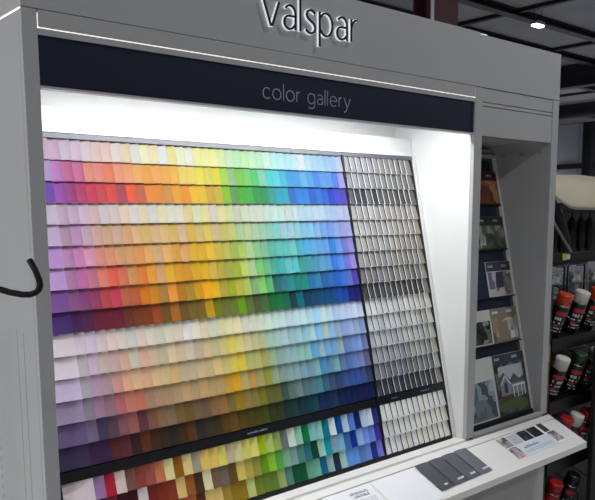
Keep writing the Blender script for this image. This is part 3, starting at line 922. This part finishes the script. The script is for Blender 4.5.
# white leaflet with a dark heading and the white sheet beside it
lf = empty('leaflet', on_shelf(0.765, 0.185, -0.03))
tag(lf, 'white leaflet with a dark two-line heading at the front of the shelf', 'leaflet')
MB().box(0, 0.195, 0, 0.150, 0.0016, 0.0028).build('sheet', 'paper_white', lf, bevel=0.0003)
for ln, (xs, n) in enumerate(((0.098, 9), (0.106, 8))):
    b = MB()
    x = xs
    for q in range(n):
        w = random.uniform(.006, .0085)
        y0 = .125 - ln * .0135
        b.box(x, x + .002, y0, y0 + .0095, .0029, .0031)
        if q % 3 != 2:
            b.box(x, x + w * .8, y0 + (.0075 if q % 2 else .0), y0 + (.0095 if q % 2 else .002), .0029, .0031)
        b.box(x + w * .8 - .002, x + w * .8, y0, y0 + (.0095 if q % 2 else .005), .0029, .0031)
        x += w + .001
    b.build('heading', 'ink_dark', lf)
b = MB()
for ln in range(5):
    x = .11
    while x < .172:
        w = random.uniform(.005, .012)
        b.box(x, x + w, .100 - ln * .006, .102 - ln * .006, .0029, .0030)
        x += w + .002
b.build('small_print', 'ink_grey', lf)
sh_ = empty('blank_sheet', on_shelf(0.975, 0.186, 0.0))
tag(sh_, 'blank white sheet on the shelf between the leaflet and the grey card', 'paper')
MB().box(0, 0.208, 0, 0.150, 0, 0.0012).build('sheet', 'paper_white', sh_, bevel=0.0003)

# ------------------------------------------------------------------ black hook in the left foreground
hook = empty('hook_stand', (-0.52, -0.43, 0))
tag(hook, 'black bent steel hook reaching in front of the cabinet at the left', 'hook')
pts = [(-0.284, -0.638, -0.060), (-0.2795, -0.6445, -0.073), (-0.2765, -0.649, -0.086), (-0.2762, -0.6503, -0.0925), (-0.278, -0.6495, -0.0985), (-0.282, -0.6465, -0.1025), (-0.287, -0.643, -0.1045),
       (-0.295, -0.637, -0.1045), (-0.307, -0.626, -0.1015), (-0.3165, -0.617, -0.0975), (-0.354, -0.583, -0.084), (-0.52, -0.433, -0.024)]
MB().tube([(p[0] + 0.52, p[1] + 0.43, p[2] + Z0) for p in pts], 0.0041, 10).build('hook_rod', 'hook_black', hook, smooth=True)
MB().box(-0.02, 0.02, -0.0, 0.03, 0.01, 1.72).build('post', 'black_steel', hook, bevel=0.002)
MB().box(-0.25, 0.15, -0.1, 0.2, 0, 0.012).build('foot_plate', 'black_steel', hook, bevel=0.002)
MB().box(-0.025, 0.025, -0.012, 0.0, Z0 - 0.06, Z0 + 0.01).build('bracket', 'black_steel', hook)

# ------------------------------------------------------------------ spray paint rack right of the cabinet
sp = empty('spray_paint_rack', (2.85, 0.35, 0))
tag(sp, 'black gravity-feed rack of spray paint cans right of the display cabinet', 'rack')
TL = math.radians(19)
def spart(mb, name, m, **k):
    o = mb.build(name, m, sp, **k)
    o.matrix_parent_inverse = sp.matrix_world.inverted()
    return o
SHELVES = [1.012, 0.718, 0.425, 0.125]                      # height of each shelf's front edge
YF, YK = 0.165, 0.50
for z in SHELVES:
    dz = math.tan(TL) * (YK - YF)
    spart(MB().prism([(YF, z), (YK, z + dz), (YK, z + dz - 0.012), (YF, z - 0.012)], 2.36, 3.30), 'shelf', 'black_plastic')
    spart(MB().box(2.36, 3.30, YF - 0.008, YF - 0.0005, z - 0.045, z + 0.012), 'shelf_lip', 'black_plastic')
    for x in ((2.37, 2.522, 2.675, 2.83) if z != SHELVES[2] else (2.372, 2.461, 2.55, 2.65, 2.75)):
        zz = z + 0.02
        p = [(x, YF + 0.0, zz), (x, YF + 0.004, zz + 0.07), (x, YF + 0.05, zz + 0.115), (x, YF + 0.2, zz + 0.165), (x, YK - 0.01, zz + 0.2)]
        spart(MB().tube(p, 0.0025, 6), 'wire_divider', 'black_steel')
spart(MB().box(2.34, 3.32, 0.505, 0.525, 0.0, 1.32), 'back_panel', 'peg_grey')
spart(MB().box(2.34, 3.9, 0.49, 0.53, 1.322, 1.372), 'top_rail', 'dark_panel')
spart(MB().box(2.302, 2.352, 0.16, 0.20, 0.0, 0.62), 'upright', 'post_green', bevel=0.002)
spart(MB().box(2.302, 2.352, 0.16, 0.20, 0.622, 0.92), 'upright_cover', 'post_brown', bevel=0.002)
spart(MB().box(2.302, 2.352, 0.16, 0.20, 0.922, 1.0), 'upright_cover', 'post_yellow', bevel=0.002)
spart(MB().box(2.302, 2.352, 0.16, 0.20, 1.002, 1.26), 'upright', 'post_green', bevel=0.002)
spart(MB().box(2.302, 2.338, 0.205, 0.52, 0.0, 1.26), 'side_panel', 'dark_panel')
spart(MB().box(2.625, 3.32, 0.078, 0.10, 0.0, 0.965), 'end_panel', 'dark_panel', bevel=0.003)
for x0 in (2.405, 2.60):                                     # wire hoops above the top row
    p = [(x0, 0.30, 1.15), (x0, 0.30, 1.325), (x0 + 0.012, 0.30, 1.337), (x0 + 0.15, 0.30, 1.337), (x0 + 0.162, 0.30, 1.325), (x0 + 0.162, 0.30, 1.15)]
    spart(MB().tube([(a + 0.12, b_, c) for a, b_, c in p], 0.0045, 8), 'wire_hoop', 'black_steel')
photo_mat('ph_pack', ['7E8084', '9A9CA0', '6A6C70', 'B0B2B4', '55575B'], 40)
for k in range(4):
    pk = empty('blister_pack', (2.66 + k * 0.21, 0.452, 1.205))
    tag(pk, 'grey plastic pack hanging under the dark rail, %s from the cabinet' % ordinal(k + 1), 'pack', 'grey packs under the dark rail')
    MB().box(-0.085, 0.085, 0.0, 0.004, 0.0, 0.115).build('card', 'peg_grey', pk)
    MB().prism([(-0.07, 0.01), (0.07, 0.01), (0.075, 0.075), (-0.075, 0.075)], -0.022, -0.0003, 'y').build('bubble', 'ph_pack', pk, bevel=0.004)
    MB().tube([(0, -0.045, 0.106), (0, 0.04, 0.1)], 0.003, 6).build('peg', 'black_steel', pk)
tg = empty('price_tag', (2.995, 0.4885, 1.335))
tag(tg, 'small yellow-green and white tag on the dark rail beside the cabinet', 'tag')
mat('tag_green', 'B4C838', 0.5)
MB().box(0.0, 0.04, -0.002, -0.0002, 0, 0.035).build('tag_face', 'tag_green', tg)
MB().box(0.042, 0.075, -0.002, -0.0002, 0.004, 0.03).build('tag_panel', 'label_white', tg)

def patch(mb, r, a0, a1, z0, z1, n=6):
    vs_, fs = [], []
    for i in range(n + 1):
        a = math.radians(-90 + a0 + (a1 - a0) * i / n)
        for z in (z0, z1):
            vs_.append((r * math.cos(a), r * math.sin(a), z))
    for i in range(n):
        fs.append((2 * i, 2 * i + 2, 2 * i + 3, 2 * i + 1))
    mb.add(vs_, fs)
def spray_can(x, row, cap, body, label, dy=0.0, turn=-35, lean=0.0):
    z = SHELVES[row] + math.tan(TL) * (0.215 + dy - YF) + 0.0012
    root = empty('spray_can', Matrix.Translation((x, 0.215 + dy, z)) @ Matrix.Rotation(lean, 4, 'Y') @ Matrix.Rotation(TL, 4, 'X') @ Matrix.Rotation(math.radians(turn), 4, 'Z') @ Matrix.Scale(1.1, 4))
    tag(root, label, 'spray can', 'spray paint cans in the rack')
    MB().lathe([(0.030, 0.0), (0.0325, 0.003), (0.0325, 0.135), (0.0315, 0.139)], 24).build('body', body, root, smooth=True)
    MB().lathe([(0.0326, 0.136), (0.0332, 0.1385), (0.0326, 0.141)], 24).build('rim', 'chrome', root, smooth=True)
    MB().lathe([(0.0318, 0.1415), (0.0318, 0.182), (0.0305, 0.187), (0.024, 0.1885)], 24).build('cap', cap, root, smooth=True)
    b = MB(); patch(b, 0.0329, -48, 48, 0.098, 0.116); b.build('logo_patch', 'label_red', root)
    b = MB()
    random.seed(int(x * 1000) + row)
    for zz, hh in ((0.078, 0.013), (0.062, 0.007), (0.040, 0.005), (0.026, 0.006)):
        a = -44.0
        while a < 38:
            w = random.uniform(7, 17)
            if random.random() < 0.75:
                patch(b, 0.0329, a, a + w, zz, zz + hh, 2)
            a += w + 4
    b.build('print', 'label_white', root)
    b = MB(); patch(b, 0.0330, -40, -8, 0.0475, 0.0565, 3); b.build('colour_mark', 'label_red', root)
CANS = [(2.445, 0, 'cap_orange', 'can_black', 'spray can with orange cap nearest the cabinet on the top rack row'),
        (2.60, 0, 'cap_white', 'can_black', 'spray can with white cap on the top rack row'),
        (2.75, 0, 'cap_orange', 'can_black', 'spray can with orange cap right of the white-capped one on the top row'),
        (2.445, 1, 'cap_white', 'can_black', 'spray can with white cap on the second rack row'),
        (2.605, 1, 'cap_green', 'can_black', 'spray can with dark green cap on the second rack row'),
        (2.76, 1, 'cap_grey', 'can_black', 'spray can with grey cap on the second rack row'),
        (2.42, 2, 'can_blue', 'can_blue', 'blue spray can nearest the cabinet on the third rack row'),
        (2.50, 2, 'cap_red', 'can_red', 'red spray can beside the blue one on the third rack row'),
        (2.60, 2, 'cap_white', 'can_black', 'spray can with white cap between red cans on the third rack row'),
        (2.70, 2, 'cap_red', 'can_black', 'black spray can with red cap at the right of the third rack row'),
        (2.435, 3, 'cap_red', 'can_red', 'red spray can on the lowest rack row under the shelf end'),
        (2.60, 3, 'cap_black', 'can_black', 'spray can with black cap on the lowest rack row')]
for i, (x, row, cap, body, label) in enumerate(CANS):
    spray_can(x, row, cap, body, label)
for row, x, cap, word in ((0, 2.445, 'cap_orange', 'top'), (1, 2.445, 'cap_grey', 'second')):
    spray_can(x, row, cap, 'can_black', 'spray can behind the front ones, with %s cap, on the %s rack row' % (cap[4:], word), dy=0.13)

# ------------------------------------------------------------------ cream canopy and black goods beyond
cp = empty('patio_canopy', (4.3, 1.2, 0))
tag(cp, 'cream canvas canopy on a curved black pole beyond the display cabinet', 'canopy')
def cpart(mb, name, m, **k):
    o = mb.build(name, m, cp, **k)
    o.matrix_parent_inverse = cp.matrix_world.inverted()
    return o
b = MB()
NX, NY = 40, 14
for layer in (0, 1):
    for i in range(NX + 1):
        t = i / NX
        x = 3.62 + 1.6 * t
        sag = 0.030 * math.sin(3.2 * t + 0.6) + 0.012 * math.sin(11 * t)
        low = 1.597 + 0.12 * max(0.0, 1 - (x - 3.66) / 0.28) ** 1.6
        for j in range(NY + 1):
            s = j / NY
            if s < 0.5:                                       # roof part, from the back to the front edge
                q = s / 0.5
                y, z = 1.75 - 0.72 * q, 1.77 + 0.070 * math.sin(math.pi * min(1, q * 1.05)) + 0.012 * q
            else:                                             # hanging front
                q = (s - 0.5) / 0.5
                y = 1.03 - 0.07 * math.sin(q * math.pi * 0.6) + 0.012 * math.sin(9 * t + 2.0 * q)
                z = 1.785 + (low - 1.785) * q
            b.v.append((x, y - 0.004 * layer, z + sag * (1 - 0.7 * max(0, s - 0.5) * 2) - 0.004 * layer))
def gi(l, i, j):
    return l * (NX + 1) * (NY + 1) + i * (NY + 1) + j
for l in (0, 1):
    for i in range(NX):
        for j in range(NY):
            b.f.append((gi(l, i, j), gi(l, i + 1, j), gi(l, i + 1, j + 1), gi(l, i, j + 1))); b.mi.append(0)
for i in range(NX):
    for j in (0, NY):
        b.f.append((gi(0, i, j), gi(1, i, j), gi(1, i + 1, j), gi(0, i + 1, j))); b.mi.append(0)
for j in range(NY):
    for i in (0, NX):
        b.f.append((gi(0, i, j), gi(0, i, j + 1), gi(1, i, j + 1), gi(1, i, j))); b.mi.append(0)
cpart(b, 'canvas', 'canvas', smooth=True)
cpart(MB().tube([(3.72, 1.06, 1.76), (3.80, 1.05, 1.68), (3.90, 1.04, 1.56), (3.98, 1.03, 1.40), (4.03, 1.03, 1.22), (4.045, 1.03, 1.05), (4.045, 1.03, 0.02)], [.02, .026, .03, .03, .028, .026, .026], 10), 'pole', 'bag_black', smooth=True)
cpart(MB().tube([(3.40, 0.93, 1.75), (3.70, 0.93, 1.475), (3.97, 0.93, 1.25), (3.995, 0.94, 1.22), (4.0, 1.0, 1.17)], 0.010, 8), 'strut', 'galv', smooth=True)
cpart(MB().lathe([(0.24, 0), (0.24, 0.03), (0.06, 0.05), (0.04, 0.12)], 24), 'foot', 'black_steel').location = Vector((4.045, 1.03, 0))
gd = empty('merchandise_gondola', (5.0, 1.6, 0))
tag(gd, 'dark merchandise gondola behind the cream canopy', 'shelving')
MB().box(-2.0, 2.2, 0, 0.06, 0.1, 1.66).build('back_panel', 'dark_panel', gd)
MB().box(-2.0, 2.2, -0.25, 0.3, 0, 0.1).build('base', 'dark_panel', gd)
MB().box(-2.0, 2.2, -0.36, -0.33, 1.585, 1.60).build('hang_rail', 'black_steel', gd)
for x in (-1.95, 2.1):
    MB().box(x, x + 0.04, -0.36, 0.0, 1.58, 1.60).build('bracket', 'black_steel', gd)
for k in range(6):
    hb = empty('folded_umbrella', (4.06 + k * 0.13, 1.255, 1.28))
    tag(hb, 'black folded umbrella hanging under the canopy, %s from the pole' % ordinal(k + 1), 'umbrella', 'black folded umbrellas under the canopy')
    w = random.uniform(0.9, 1.2)
    MB().lathe([(0.008, 0.0), (0.03 * w, 0.04), (0.042 * w, 0.13), (0.03 * w, 0.24), (0.012, 0.27)], 9).build('canopy', 'bag_black', hb)
    MB().tube([(0, 0, 0.27), (0, 0, 0.32)], 0.006, 8).build('tip', 'black_steel', hb)
    MB().tube([(0, 0, 0.0), (0, 0, -0.05), (0.012, 0, -0.07), (0.03, 0, -0.065), (0.034, 0, -0.04)], 0.007, 8).build('handle', 'bag_black', hb)
